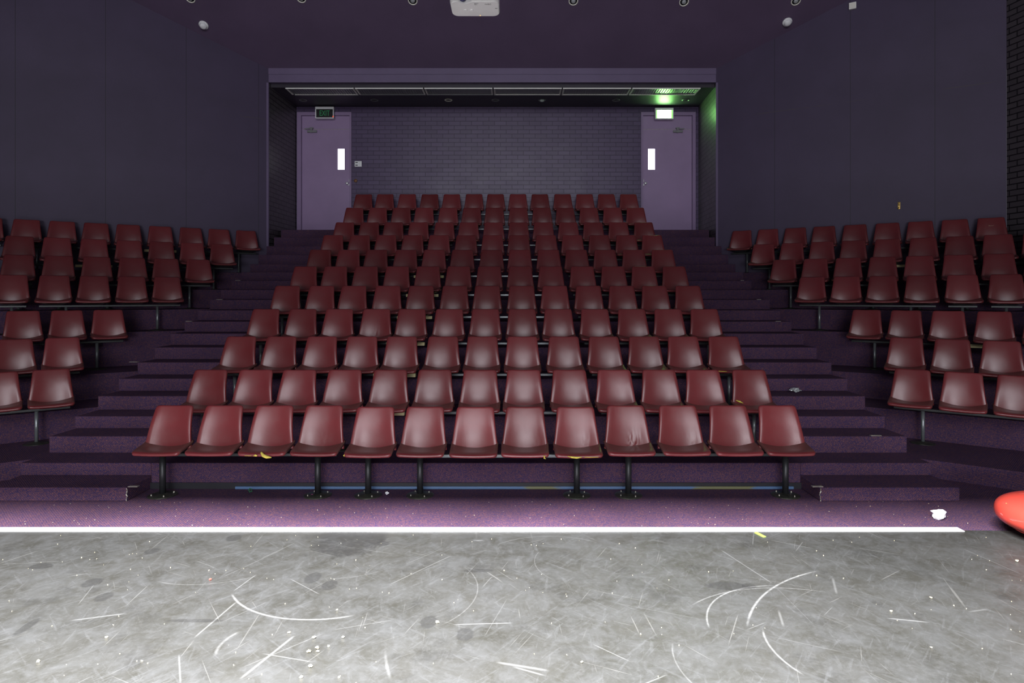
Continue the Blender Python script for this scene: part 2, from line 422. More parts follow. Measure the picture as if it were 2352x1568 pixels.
# ------------------------------------------------------------------ levels measured up the rake
AX = -.33                                      # centre line of the seating
Z = [0, .118, .232, .395, .520, .670, .812, .960, 1.110, 1.262, 1.405, 1.552, 1.700, 1.850, 2.000, 2.150, 2.300, 2.485, 2.665, 2.860, 3.040]
STEP0, TREAD = 5.41, .362
ED = lambda k: STEP0+TREAD*(k-1)                # front edge of step k
WALL_D, OPEN_D = 13.18, 11.85
HALF_IN, HALF_OUT = 2.97, 4.17
# side rows: row line offset, floor level, front edge offset, angle of the row
SIDE = {'A': (12.19, 2.162, 11.77, 32), 'B': (11.62, 1.857, 11.20, 32), 'C': (11.05, 1.552, 10.63, 32), 'D': (10.48, 1.253, 10.12, 32),
        'E': (9.84, .785, 9.23, 37), 'F': (9.08, .473, 8.51, 37), 'G': (8.36, .170, 7.52, 37)}

# ------------------------------------------------------------------ floor, stage, steps, tiers
tag(obj('floor', bxm(-12, 11, 4.0, 13.3, -.10, 0), M['carpet']), kind='structure')
# stage: straight front edge, then a curve at its right end
pts = [(-12, -5.5), (11, -5.5), (11, 2.2)]
for i in range(17):
    t = i/16; a = t*1.25
    pts.append((3.36+6.2*math.sin(1.25-a)*1.1, 4.69-6.2*(1-math.cos(1.25-a))*.62))
pts.append((-12, 4.69))
bm = bmesh.new(); prism(bm, pts, -.08, .020)
tag(obj('floor', bm, M['stage']), kind='structure')
tag(obj('trim_1', bxm(-12, 3.345, 4.662, 4.742, .002, .026, bev=.003), M['alu']), kind='structure')

for n in range(1, 11):                          # centre tiers
    bm = bxm(AX-HALF_IN, AX+HALF_IN, ED(2*n), WALL_D, Z[2*n-2], Z[2*n], bev=.008)
    tag(obj('floor', bm, M['carpet']), kind='structure')
for sx in (-1, 1):                              # aisle steps either side
    a, b = AX+sx*HALF_IN, AX+sx*HALF_OUT
    for k in range(1, 21):
        bm = bxm(min(a, b), max(a, b), ED(k), WALL_D, Z[k-1], Z[k], bev=.009)
        tag(obj('floor', bm, M['carpet']), kind='structure')
    zl = 0
    for r in 'GFEDCBA':                         # angled side tiers
        c, z, e, deg = SIDE[r]; S_, C_ = math.sin(math.radians(deg)), math.cos(math.radians(deg))
        ptl = [(HALF_OUT, (e-S_*HALF_OUT)/C_)]
        if (e-S_*9.0)/C_ < 4.8: ptl += [((e-C_*4.8)/S_, 4.8), (9.0, 4.8)]
        else: ptl += [(9.0, (e-S_*9.0)/C_)]
        ptl += [(9.0, 9.15), (HALF_OUT, 11.95)]
        ptl = [(AX+sx*a_, b_) for a_, b_ in ptl]
        bm = bmesh.new(); prism(bm, ptl, zl, z)
        tag(obj('floor', bm, M['carpet']), kind='structure'); zl = z
# skirting and the blue batten at the foot of the first riser
tag(obj('baseboard_front', bxm(AX-HALF_IN, AX+HALF_IN, 5.758, 5.772, 0, .055), M['skirting']), kind='structure')
bm = bmesh.new(); box(bm, at(541, 5.75), at(1822, 5.75), 5.735, 5.757, .003, .027, bev=.004)
for px in (747, 798, 1309): cyl(bm, (at(px, 5.74), 5.734, .015), .003, .003, .004, 8, 'y')
tag(obj('timber_batten', bm, M['batten']), 'long thin blue painted batten along the foot of the front riser', 'batten')

# ------------------------------------------------------------------ walls
XL0, XR0 = -4.568, 3.829
def wall_line(sx):
    x0 = XL0 if sx < 0 else XR0
    return x0, math.radians(30)
for sx, nm in ((-1, 'left'), (1, 'right')):
    x0, a = wall_line(sx)
    L = 5.6 if sx < 0 else 4.336
    bm = bmesh.new()
    # local x runs along the wall away from the alcove
    box(bm, 0, L, 0, .12, 2.0, 8.0) if sx > 0 else box(bm, -L, 0, 0, .12, 2.0, 8.0)
    o = obj('wall_'+nm, bm, M['purple_wall'], loc=(x0, OPEN_D, 0), rot=(0, 0, -a*sx))
    tag(o, kind='structure')
bm = bmesh.new(); prism(bm, [(7.585, 9.68), (9.2, 1.5), (9.35, 1.5), (7.75, 9.72)], 0, 8.1)
tag(obj('wall_far_right', bm, M['brick_side']), kind='structure')
tag(obj('wall_far_left', bxm(-9.55, -9.40, 1.5, 9.2, 0, 8.1), M['brick_side']), kind='structure')
# alcove side walls (slightly splayed) and the corner trims
for nm, xf, xb in (('left', -4.568, -4.497), ('right', 3.829, 3.89)):
    o_ = -.12 if nm == 'left' else .12
    bm = bmesh.new(); prism(bm, [(xf, OPEN_D), (xb, WALL_D), (xb+o_, WALL_D), (xf+o_, OPEN_D+.03)], 2.2, 6.0)
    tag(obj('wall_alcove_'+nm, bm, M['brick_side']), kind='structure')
tag(obj('trim_2', bxm(XL0-.075, XL0+.006, OPEN_D-.02, OPEN_D+.01, 2.55, 5.75), M['fascia']), kind='structure')
tag(obj('trim_3', bxm(XR0-.006, XR0+.03, OPEN_D-.02, OPEN_D+.01, 2.55, 5.75), M['fascia']), kind='structure')
# back wall with the two door openings
DX = [(683, 808), (1472, 1597)]
d0a, d0b, d1a, d1b = at(683, WALL_D), at(808, WALL_D), at(1472, WALL_D), at(1597, WALL_D)
DT = zat(258, WALL_D)
bm = bmesh.new()
box(bm, d0b, d1a, WALL_D, WALL_D+.12, 2.8, 6.0)
box(bm, d0a, d0b, WALL_D, WALL_D+.12, DT, 6.0); box(bm, d1a, d1b, WALL_D, WALL_D+.12, DT, 6.0)
box(bm, -4.62, d0a, WALL_D, WALL_D+.12, 2.8, 6.0); box(bm, d1b, 4.01, WALL_D, WALL_D+.12, 2.8, 6.0)
tag(obj('wall_back', bm, M['brick']), kind='structure')
AZ = zat(245.5, WALL_D)
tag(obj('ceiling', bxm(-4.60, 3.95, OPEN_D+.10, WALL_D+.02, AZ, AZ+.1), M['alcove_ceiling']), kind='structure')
# fascia beam over the opening, with its lip
fz0, fz1 = zat(189, OPEN_D), 6.06
bm = bmesh.new(); box(bm, XL0, XR0, OPEN_D, OPEN_D+.12, fz0, fz1); box(bm, XL0, XR0, OPEN_D-.012, OPEN_D, zat(171, OPEN_D), fz1)
tag(obj('trim_4', bm, M['fascia']), kind='structure')
# sloping ceiling, then level towards the stage
SL = .70; FZT = zat(158, OPEN_D)
def ceil_z(D): return FZT+SL*(OPEN_D-D)
bm = bmesh.new()
prof = [(OPEN_D+.16, ceil_z(OPEN_D)-.004), (OPEN_D, ceil_z(OPEN_D)), (9.0, ceil_z(9.0)), (1.5, ceil_z(9.0))]
vs = [[bm.verts.new((x, y, z)) for y, z in prof] for x in (-9.5, 9.3)]
ws = [[bm.verts.new((x, y, z+.15)) for y, z in prof] for x in (-9.5, 9.3)]
for i in range(3):
    bm.faces.new((vs[0][i], vs[0][i+1], vs[1][i+1], vs[1][i])); bm.faces.new((ws[0][i], ws[1][i], ws[1][i+1], ws[0][i+1]))
bmesh.ops.recalc_face_normals(bm, faces=bm.faces[:])
tag(obj('ceiling', bm, M['ceiling']), kind='structure')
tag(obj('strip_cutoff_board', bxm(-9.5, 9.3, 2.10, 2.20, 3.1, 4.95), M['ceiling']), kind='structure')  # unseen board, added only to cut off the stage strip light

# ------------------------------------------------------------------ doors
def door(n, fx0, fx1, lx0, lx1, gx0, gx1, hx, cx, hinge):
    A = lambda px: at(px, WALL_D)
    d = empty('door_%d' % n, (0, 0, 0)); tag(d, kind='structure')
    zf = Z[20]
    bm = bmesh.new()
    zt = DT; lt = zat(266, WALL_D)
    box(bm, A(fx0), A(lx0)-.004, WALL_D-.03, WALL_D+.10, zf, zt); box(bm, A(lx1)+.004, A(fx1), WALL_D-.03, WALL_D+.10, zf, zt)
    box(bm, A(lx0)-.004, A(lx1)+.004, WALL_D-.03, WALL_D+.10, lt+.004, zt)
    obj('door_frame', bm, M['door_frame'], d)
    gz0, gz1 = zat(389, WALL_D), zat(341, WALL_D); ys, ye = WALL_D+.02, WALL_D+.065
    bm = bmesh.new(); split = zat(296.3, WALL_D)
    box(bm, A(lx0), A(gx0), ys, ye, zf+.006, split-.004); box(bm, A(gx1), A(lx1), ys, ye, zf+.006, split-.004)
    box(bm, A(gx0), A(gx1), ys, ye, zf+.006, gz0); box(bm, A(gx0), A(gx1), ys, ye, gz1, split-.004)
    lf = obj('door_leaf', bm, M['door'], d)
    bm = bmesh.new(); box(bm, A(lx0), A(lx1), ys, ye, split+.004, lt)
    obj('transom_panel', bm, M['door'], d)
    bm = bxm(A(lx0), A(lx1), ys+.006, ye, split-.004, split+.004); obj('transom_strip', bm, M['metal_strip'], d)
    obj('glass_pane', bxm(A(gx0), A(gx1), ys+.012, ys+.022, gz0, gz1), M['pane'], lf)
    # door closer
    cz = zat(302, WALL_D); bm = bmesh.new()
    box(bm, A(cx-10), A(cx+12), ys-.045, ys, cz-.022, cz+.022, bev=.005)
    box(bm, A(cx-1.5), A(cx+1.5), ys-.055, ys-.02, cz-.03, cz+.065)
    dirn = 1 if hinge < 0 else -1
    box(bm, min(A(cx), A(cx)+dirn*-.14), max(A(cx), A(cx)+dirn*-.14), ys-.05, ys-.035, split-.006, split+.01)
    box(bm, A(cx-4), A(cx+4), ys-.05, ys, split+.004, split+.03)
    obj('door_closer', bm, M['slat'], d)
    # knob, latch plate and lever
    bm = bmesh.new(); kz = zat(421, WALL_D); kx = A(hx)
    lathe(bm, [(0, .0), (.022, .002), (.03, .014), (.024, .03), (.012, .035), (.012, .06), (0, .06)], seg=20)
    bmesh.ops.transform(bm, matrix=Matrix.Translation((kx-.028*dirn, ys-.06, kz)) @ Matrix.Rotation(-PI/2, 4, 'X'), verts=bm.verts[:])
    obj('door_knob', bm, M['chrome'], lf, smooth=True)
    bm = bmesh.new(); cyl(bm, (kx+.018*dirn, ys-.02, kz-.032), .022, .022, .04, 20, 'y'); box(bm, kx+.008*dirn-.008, kx+.008*dirn+.008, ys-.012, ys, kz+.03, kz+.09, bev=.003)
    obj('lock_barrel', bm, M['chrome'], lf)
    return d
door(1, 683, 808, 693, 803, 775, 791, 800.5, 716, -1)
door(2, 1472, 1597, 1477, 1589.5, 1489, 1505, 1479.5, 1556, 1)

# ------------------------------------------------------------------ exit signs
def exit_sign(cx, y0, y1, lit, label):
    D = 13.06; w = 42*D/F/2; zb, zt = zat(y1, D), zat(y0, D); X = at(cx, D)
    t = empty('exit_sign', (X, D, zb)); tag(t, label, 'exit sign', 'exit signs over the doors')
    h = zt-zb; bm = bmesh.new()
    box(bm, -w, w, 0, .09, h*.80, h); box(bm, -w, w, 0, .09, 0, h*.07); box(bm, -w, -w*.90, 0, .09, h*.07, h*.80); box(bm, w*.93, w, 0, .09, h*.07, h*.80)
    box(bm, -w, w, .06, .09, h*.07, h*.80)
    obj('sign_case', bm, M['white'], t)
    obj('sign_panel', bxm(-w*.90, w*.93, .012, .06, h*.07, h*.80), M['exit_lit'] if lit else M['black'], t)
    text_mesh('sign_lettering', 'EXIT', h*.66, M['exit_letters'] if lit else M['exit_green'], t, (0, .010, h*.435), (PI/2, 0, 0), .66)
    if not lit: obj('indicator_lamp', bxm(w*.90, w*1.02, -.004, 0, h*.10, h*.20), M['led_red'], t)
    return t
exit_sign(745, 245, 271.5, False, 'unlit green on black EXIT sign over the left rear door')
exit_sign(1526, 247.5, 273, True, 'glaring lit green EXIT sign over the right rear door')

# ------------------------------------------------------------------ switch plate, button, sensors, hooks
D = WALL_D
t = empty('switch_panel', (at(823, D), D, zat(376.5, D))); tag(t, 'small white switch panel on the brick beside the left door', 'switch panel')
obj('panel_plate', bxm(-.073, .073, -.016, 0, -.058, .058, bev=.004), M['white'], t)
for dz in (.028, -.028): obj('switch', bxm(-.055, -.008, -.022, -.016, dz-.008, dz+.008), M['black'], t)
bm = bmesh.new()
for dz in (.02, -.002, -.024): box(bm, .02, .026, -.0185, -.016, dz-.004, dz+.004)
obj('indicator', bm, M['slat'], t)
bm = bmesh.new(); lathe(bm, [(0, 0), (.026, .002), (.036, .01), (.036, .02), (0, .02)], seg=20)
bmesh.ops.transform(bm, matrix=Matrix.Rotation(-PI/2, 4, 'X'), verts=bm.verts[:])
tag(obj('wall_button', bm, M['orange'], loc=(at(817, D), D-.02, zat(415, D)), smooth=True), 'small dull orange button on the brick by the left door knob', 'button')

def on_wall(sx, px):                           # point on an angled side wall
    x0, a = wall_line(sx); q_ = (px-CX)/F
    # (x0 + sx*cos*t) = q*(OPEN_D - sin*t)
    t = (q_*OPEN_D-x0)/(sx*math.cos(a)+q_*math.sin(a))
    return x0+sx*math.cos(a)*t, OPEN_D-math.sin(a)*t, a
x, y, a = on_wall(1, 1958.5)
t = empty('wall_speaker', (x, y, zat(15, y)), -a); tag(t, 'small square cream box high on the right wall', 'wall box')
obj('case', bxm(-.055, .055, -.05, 0, -.055, .055, bev=.006), M['offwhite'], t)
obj('grille', bxm(-.04, .04, -.056, -.05, -.04, .04), M['ring'], t)
x, y, a = on_wall(1, 2065)
t = empty('coat_hook', (x, y, zat(472, y)), -a); tag(t, 'small brass hook low on the right wall', 'hook')
obj('hook_plate', bxm(-.018, .018, -.006, 0, -.06, .06, bev=.004), M['brass'], t)
bm = bmesh.new(); tube(bm, [(0, -.004, .02), (0, -.03, .0), (0, -.055, .005), (0, -.062, .035), (0, -.05, .05)], .007, 8); tube(bm, [(0, -.004, -.02), (-.01, -.03, -.05), (-.02, -.045, -.045)], .006, 8)
obj('hook_arm', bm, M['brass'], t, smooth=True)
# smoke detectors on the slope
ang = math.atan(SL)
def slope_point(px, py):
    m = (HOR-py)/F; Dd = (FZT+SL*OPEN_D-H)/(SL+m)
    return at(px, Dd), Dd, H+m*Dd
for px, py, lab in ((468, 57, 'white dome detector on the sloping ceiling at the left'), (1808, 50, 'white dome detector on the sloping ceiling at the right')):
    x, y, z = slope_point(px, py)
    t = empty('smoke_detector', (x, y, z)); t.rotation_euler = (-ang, 0, 0); tag(t, lab, 'smoke detector', 'dome detectors on the sloping ceiling')
    bm = bmesh.new(); lathe(bm, [(0, 0), (.082, 0), (.082, -.018), (.07, -.026), (0, -.026)]); obj('mounting_base', bm, M['white'], t, smooth=True)
    bm = bmesh.new(); lathe(bm, [(.062, -.026), (.062, -.04), (.052, -.062), (.032, -.078), (0, -.084)]); obj('dome', bm, M['white'], t, smooth=True)
# downlights on the slope
names = ['leftmost', 'second from the left', 'third from the left', 'third from the right', 'second from the right', 'rightmost']
for i, (px, py) in enumerate(((437, -4), (692, -4), (948, 1), (1317, 2), (1571, 4), (1828, 2))):
    x, y, z = slope_point(px, py)
    t = empty('ceiling_downlight', (x, y, z)); t.rotation_euler = (-ang, 0, 0)
    tag(t, 'recessed ceiling lamp with cream ring at the picture top, %s' % names[i], 'ceiling lamp', 'recessed lamps across the sloping ceiling')
    bm = bmesh.new(); lathe(bm, [(.066, 0), (.082, 0), (.082, -.010), (.074, -.014), (.066, -.010), (.064, .0)]); obj('trim_ring', bm, M['ring'], t, smooth=True)
    bm = bmesh.new(); lathe(bm, [(.066, -.001), (.0, -.001), (0, -.002), (.066, -.002)]); obj('recess', bm, M['black'], t)
    bm = bmesh.new(); lathe(bm, [(0, -.003), (.04, -.003), (.036, -.02), (.02, -.03), (0, -.032)]); obj('bulb', bm, M['lamp_grey'], t, smooth=True)
# alcove downlights
ords = ['first', 'second', 'third', 'fourth', 'fifth', 'sixth', 'seventh']
for i, px in enumerate((696, 860, 1030, 1138, 1245, 1415, 1575)):
    Dd = F*(AZ-H)/(HOR-229.5)
    t = empty('recess_downlight', (at(px, Dd), Dd, AZ))
    lab = 'round alcove ceiling lamp with a pale glass bulb showing, right of the middle' if i == 4 else 'round dark alcove ceiling lamp with grey ring, %s of seven from the left' % ords[i]
    tag(t, lab, 'ceiling lamp', 'round lamps in the alcove ceiling')
    bm = bmesh.new(); lathe(bm, [(.062, 0), (.078, 0), (.078, -.008), (.070, -.012), (.062, -.008), (.060, 0)]); obj('trim_ring', bm, M['slat'] if i != 2 else M['ring'], t, smooth=True)
    bm = bmesh.new(); lathe(bm, [(.062, -.001), (0, -.001), (0, -.002), (.062, -.002)]); obj('recess', bm, M['black'], t)
    bm = bmesh.new(); lathe(bm, [(0, -.003), (.045, -.003), (.048, -.016), (.03, -.034), (0, -.040)] if i == 4 else [(0, -.003), (.03, -.003), (.02, -.008), (0, -.010)])
    obj('bulb', bm, M['globe'] if i == 4 else M['black'], t, smooth=True)
# six fluorescent fittings in the alcove ceiling
tx0, tx1 = at(655, 11.98), at(1610, 11.98); tw = (tx1-tx0)/6
for i in range(6):
    t = empty('fluorescent_fitting', (tx0+tw*(i+.5), 12.15, AZ)); w = tw/2-.012
    tag(t, 'long unlit fluorescent fitting in the alcove ceiling, %s of six from the left' % ords[i], 'ceiling light', 'fluorescent fittings in a line in the alcove ceiling')
    bm = bmesh.new(); box(bm, -w, w, -.19, -.176, -.022, 0); box(bm, -w, -w+.03, -.176, .176, -.018, 0); box(bm, w-.03, w, -.176, .176, -.018, 0)
    obj('end_frame', bm, M['offwhite'], t)
    bm = bxm(-w+.05 if i == 0 else -w, w, .176, .196, -.022, 0); obj('edge_rail', bm, M['offwhite'] if i in (0, 3, 4, 5) else M['slat'], t)
    bm = bmesh.new(); box(bm, -w+.03, w-.03, -.176, .176, -.004, 0)
    for k in range(26):
        xx = -w+.03+(2*w-.06)*(k+.5)/26; box(bm, xx-.001, xx+.001, -.176, .176, -.014, -.004)
    obj('louvre', bm, M['slat'], t)

# ------------------------------------------------------------------ projector
PD = 5.0
t = empty('projector', (at(1091.5, PD), PD, 4.088)); tag(t, 'white ceiling projector hanging at the top of the picture', 'projector')
hw = .192
def rounded(w0, w1, d0, d1, r=.05, n=6, notch=True):
    P = []
    def cor(cx, cy, a0):
        for i in range(n+1):
            a = a0+PI/2*i/n; P.append((cx+r*math.cos(a), cy+r*math.sin(a)))
    cor(w1-r, d1-r, 0); cor(w0+r, d1-r, PI/2); cor(w0+r, d0+r, PI)
    if notch:
        for i in range(11):
            u = i/10; P.append((w0+.055+.13*u, d0+.034*math.sin(PI*u)**2))
    cor(w1-r, d0+r, 1.5*PI)
    return P
bm = bmesh.new()
base = rounded(-hw, hw, -.13, .13)
levels = [(-.052, .90), (-.060, .96), (-.045, 1.0), (.03, 1.0), (.055, .95)]
levels = [(-.058, .955), (-.052, .985), (-.040, 1.0), (.036, 1.0), (.052, .96), (.058, .9)]
rings = [[bm.verts.new((x*s, y*s, z)) for x, y in base] for z, s in levels]
for a, b in zip(rings, rings[1:]):
    for i in range(len(a)): bm.faces.new((a[i], a[(i+1) % len(a)], b[(i+1) % len(a)], b[i]))
bm.faces.new(rings[0]); bm.faces.new(rings[-1]); bmesh.ops.recalc_face_normals(bm, faces=bm.faces[:])
obj('projector_body', bm, M['white'], t)
bm = bmesh.new(); lathe(bm, [(0, 0), (.034, .0), (.038, .01), (.04, .03), (0, .03)], seg=28)
bmesh.ops.transform(bm, matrix=Matrix.Translation((-.095, -.128, -.010)) @ Matrix.Rotation(-PI/2, 4, 'X'), verts=bm.verts[:])
obj('lens', bm, M['lens'], t, smooth=True)
for fx in (-.078, -.028):
    bm = bmesh.new(); cyl(bm, (fx, .015, -.061), .013, .015, .006, 20); obj('foot', bm, M['white'], t)
bm = bmesh.new(); cyl(bm, (.035, .113, -.056), .004, .004, .006, 10); obj('status_lamp', bm, M['led'], t)
text_mesh('brand_lettering', 'NEC', .026, M['slat'], t, (.105, -.085, -.0585), (PI, 0, 0), 1.0, .0004)
bm = bmesh.new(); box(bm, .0, .03, -.105, -.10, -.0588, -.058); box(bm, .0, .004, -.105, -.075, -.0588, -.058); box(bm, 0, .02, -.092, -.089, -.0588, -.058); box(bm, 0, .02, -.078, -.075, -.0588, -.058)
box(bm, .09, .125, .092, .097, -.0575, -.056); box(bm, .158, .176, -.02, -.012, -.0588, -.058)
obj('printed_markings', bm, M['slat'], t)
bm = bmesh.new(); cyl(bm, (0, .02, (ceil_z(9.0)-4.088+.058)/2), .024, .024, ceil_z(9.0)-4.088-.058, 16); box(bm, -.07, .07, -.05, .09, .058, .068)
obj('ceiling_pole', bm, M['white'], t)

# ------------------------------------------------------------------ the chair
NU = 12
def loft(rows):
    """rows: (centre, half width, normal, thickness, curl(u) -> offset along the normal, lift(u) -> offset in z)"""
    bm = bmesh.new(); rings = []
    for c, w, nrm, th, curl, lift in rows:
        c = Vector(c); nrm = Vector(nrm).normalized(); rg = []
        us = [-1+2*j/NU for j in range(NU+1)]
        ins = max(0, w-th*.30)
        for u in us: rg.append(c+Vector((ins*u, 0, 0))+nrm*curl(u)+Vector((0, 0, lift(u))))
        e = rg[-1]; rg.append(e+Vector((th*.26, 0, 0))-nrm*th*.18); rg.append(e+Vector((th*.34, 0, 0))-nrm*th*.5); rg.append(e+Vector((th*.26, 0, 0))-nrm*th*.82)
        for u in reversed(us): rg.append(c+Vector((ins*u, 0, 0))+nrm*(curl(u)-th)+Vector((0, 0, lift(u))))
        e = rg[-1]; rg.append(e-Vector((th*.26, 0, 0))+nrm*th*.18); rg.append(e-Vector((th*.34, 0, 0))+nrm*th*.5); rg.append(e-Vector((th*.26, 0, 0))+nrm*th*.82)
        rings.append([bm.verts.new(p) for p in rg])
    m = len(rings[0])
    for a, b in zip(rings, rings[1:]):
        for i in range(m): bm.faces.new((a[i], a[(i+1) % m], b[(i+1) % m], b[i]))
    bm.faces.new(rings[0]); bm.faces.new(rings[-1])
    bmesh.ops.recalc_face_normals(bm, faces=bm.faces[:])
    return bm

def corner(w, d, r):
    if d >= r: return w
    return w-r+math.sqrt(max(0, r*r-(r-d)**2))

def back_mesh(wr=None):
    rows = []; y0, z0, y1, z1 = -.088, .437, 0.0, .788
    L = math.hypot(y1-y0, z1-z0)
    ts = [-.03, 0, .04, .09, .16, .24, .32, .40, .50, .60, .70, .79, .86, .91, .945, .965, .98, .99, .9965, 1.0]
    for t in ts:
        tt = max(t, 0)
        y = y0+.351*(.05*tt+.20*tt*tt); z = z0+(z1-z0)*t
        slope = .351*(.05+.40*tt)
        nrm = Vector((0, -(z1-z0), slope))
        w = .164+.041*(1-tt)**1.25
        w = corner(w, (1-t)*L, .030)
        d = (1-t)*L; th = .030*math.sqrt(max(.04, 1-(1-min(1, d/.014))**2)); off = (.030-th)/2
        k = .034*(1-tt)**.8+.010
        def curl(u, k=k, off=off, t=tt):
            v = k*abs(u)**2.3-off
            if abs(u) > .78: v -= .006*((abs(u)-.78)/.22)**2
            if wr and -.95 < u < .95: v += wr(u, t)
            return v
        rows.append(((0, y, z), w, nrm, th, curl, lambda u: 0))
    return loft(rows)

def seat_mesh():
    rows = []; y0, y1 = -.070, -.328; L = y0-y1
    ts = [0, .06, .14, .24, .36, .50, .63, .74, .83, .89, .93, .96, .98, .992, 1.0]
    for t in ts:
        d = (1-t)*L
        y = y0+(y1-y0)*t
        z = .4435+.004*t-.020*max(0, (t-.72)/.28)**2
        slope = .004/L*0-.020*2*max(0, (t-.72)/.28)/.28/L
        nrm = Vector((0, slope, 1))
        w = .206-.004*t; w = corner(w, d, .034)
        th = .032*math.sqrt(max(.05, 1-(1-min(1, d/.016))**2)); off = (.032-th)/2
        k = .046*(1-t)**1.4+.007
        rows.append(((0, y, z), w, nrm, th, lambda u, k=k, off=off, t=t: k*abs(u)**2.2-off-.004*math.sin(PI*t)*(1-u*u), lambda u: 0))
    return loft(rows)

def bracket_mesh():
    bm = bmesh.new()
    # shallow pressed pan, wide at the top, that carries the shell on the beam
    secs = [(-.26, .10, .125, .404, .414), (-.21, .15, .09, .388, .416), (-.12, .165, .085, .380, .418), (-.03, .165, .085, .380, .418), (.0, .12, .07, .392, .416)]
    rings = []
    for y, wt, wb, zb, zt in secs:
        rings.append([bm.verts.new(p) for p in ((-wt, y, zt), (wt, y, zt), (wt, y, zt-.008), (wb, y, zb), (-wb, y, zb), (-wt, y, zt-.008))])
    for a, b in zip(rings, rings[1:]):
        for i in range(6): bm.faces.new((a[i], a[(i+1) % 6], b[(i+1) % 6], b[i]))
    bm.faces.new(rings[0]); bm.faces.new(rings[-1]); bmesh.ops.recalc_face_normals(bm, faces=bm.faces[:])
    return bm

proto = empty('theatre_chair')
obj('backrest', back_mesh(), M['vinyl'], proto, smooth=True)
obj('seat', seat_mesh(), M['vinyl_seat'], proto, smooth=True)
obj('seat_bracket', bracket_mesh(), M['bracket'], proto)
used = False
def chair(x, y, z, rz, label, group, tilt=0):
    global used
    if not used: c = proto; used = True
    else:
        c = proto.copy(); COL.objects.link(c)
        for ch in list(proto.children):
            if ch.name.split('.')[0] not in ('backrest', 'seat', 'seat_bracket'): continue
            k = ch.copy(); COL.objects.link(k); k.parent = c
    c.location = (x, y, z); c.rotation_euler = (0, 0, rz+tilt)
    tag(c, label, 'chair', group)
    return c

BEAM_Z0, BEAM_Z1, POST_Y = .350, .3785, -.050
def post_parts(parent, x, bolts, tall=BEAM_Z0, metal='steel_black'):
    rad = .0265 if bolts else .018
    bm = bmesh.new(); cyl(bm, (x, POST_Y, tall/2+.004), rad, rad, tall-.008, 24)
    p = obj('post', bm, M[metal], parent, smooth=False)
    for f in p.data.polygons: f.use_smooth = abs(f.normal.z) < .5
    bm = bmesh.new(); lathe(bm, [(0, .0), (.120, .0), (.122, .004), (.112, .008), (.045, .011), (.030, .020), (0, .020)], c=(x, POST_Y, 0), seg=36)
    b = obj('base_plate', bm, M['plate'], p, smooth=True)
    if bolts:
        for a in (.6, 2.2, 3.7, 5.3):
            bm = bmesh.new(); cyl(bm, (x+.088*math.cos(a), POST_Y+.088*math.sin(a), .014), .0065, .005, .016, 8); obj('bolt', bm, M['metal_strip'], p)
def bench(x0, x1, posts, loc, rz, label, group, yellow=False, bolts=False, bright=False, low=0, metal='steel_post'):
    t = empty('bench_frame', loc, rz); tag(t, label, 'bench frame', group)
    bm = bxm(x0, x1, POST_Y-.030, POST_Y+.030, (.338 if yellow else BEAM_Z0)-low, BEAM_Z1-low, bev=.004)
    b = obj('beam', bm, M['yellow_beam'] if yellow else (M['steel_bar'] if bright else M['steel_black']), t)
    if yellow: b['label'] = 'cream yellow painted beam'
    for px in posts: post_parts(t, px, bolts, (.338 if yellow else BEAM_Z0)-low, metal)
    return t

# ------------------------------------------------------------------ centre block
ORD = ['first', 'second', 'third', 'fourth', 'fifth', 'sixth', 'seventh', 'eighth', 'ninth', 'tenth', 'eleventh']
ROWN = ['front'] + ORD[1:10] + ['rearmost']
PLACE = ['leftmost', 'second from the left', 'third from the left', 'fourth from the left', 'fifth from the left', 'sixth from the left',
         'middle one', 'sixth from the right', 'fifth from the right', 'fourth from the right', 'third from the right', 'second from the right', 'rightmost']
XS0 = [-3.003, -2.560, -2.112, -1.668, -1.213, -.772, -.326, .114, .564, 1.010, 1.474, 1.920, 2.360]
SPX = 1450*.45
CH = {}
for n in range(11):
    D = SPX/116*(7.77+n)/7.77
    zf = Z[2*n]
    for i in range(13):
        x = XS0[i] if n == 0 else (-3.022+.4493*i+random.uniform(-.008, .008))
        if n == 0 and i == 2: lab = 'front row red chair with a curl of yellow foam torn out of its seat edge'
        elif n == 0 and i == 8: lab = 'front row red chair with a ragged yellow tear along its seat edge'
        elif n == 0 and i == 9: lab = 'front row red chair with deep diagonal creases low in its backrest'
        elif n == 1 and i == 12: lab = 'red chair at the right end of the second centre row, yellow foam behind seat'
        else: lab = 'red vinyl chair, %s in the %s row of the centre block' % (PLACE[i], ROWN[n])
        dz = 0
        if n == 0 and i in (4, 5, 6, 7, 8): dz = -.012
        CH[n, i] = chair(x, D+(random.uniform(-.01, .01) if n else 0), zf+dz, 0, lab, 'red vinyl chairs of the centre block', random.uniform(-.018, .018))
        CH[n, i].rotation_euler.x = random.uniform(-.012, .012)*(1 if n else .5)
    grp = [(-3.19, -1.54, (-3.085, -1.715)), (-1.40, -1.10, (-1.270,)), (-.93, .705, (-.812, .572)), (.885, 2.51, (1.028, 2.415))]
    if n: grp[1] = (-1.54, -1.07, (-1.30,))
    nm = ['the four leftmost seats', 'the single fifth seat', 'the four middle seats', 'the four rightmost seats']
    for g, (a, b, ps) in enumerate(grp):
        yel = g == 1 and 1 <= n <= 6
        bench(a, b, ps, (0, D, zf), 0, ('cream and black' if yel else 'black steel')+' bench frame under %s of the %s centre row' % (nm[g], ROWN[n]),
              'bench frames of the centre block', yel, n == 0, bright=(g == 2), low=.012 if (n == 0 and g in (1, 2)) else 0, metal='steel_black' if n == 0 else 'steel_post')
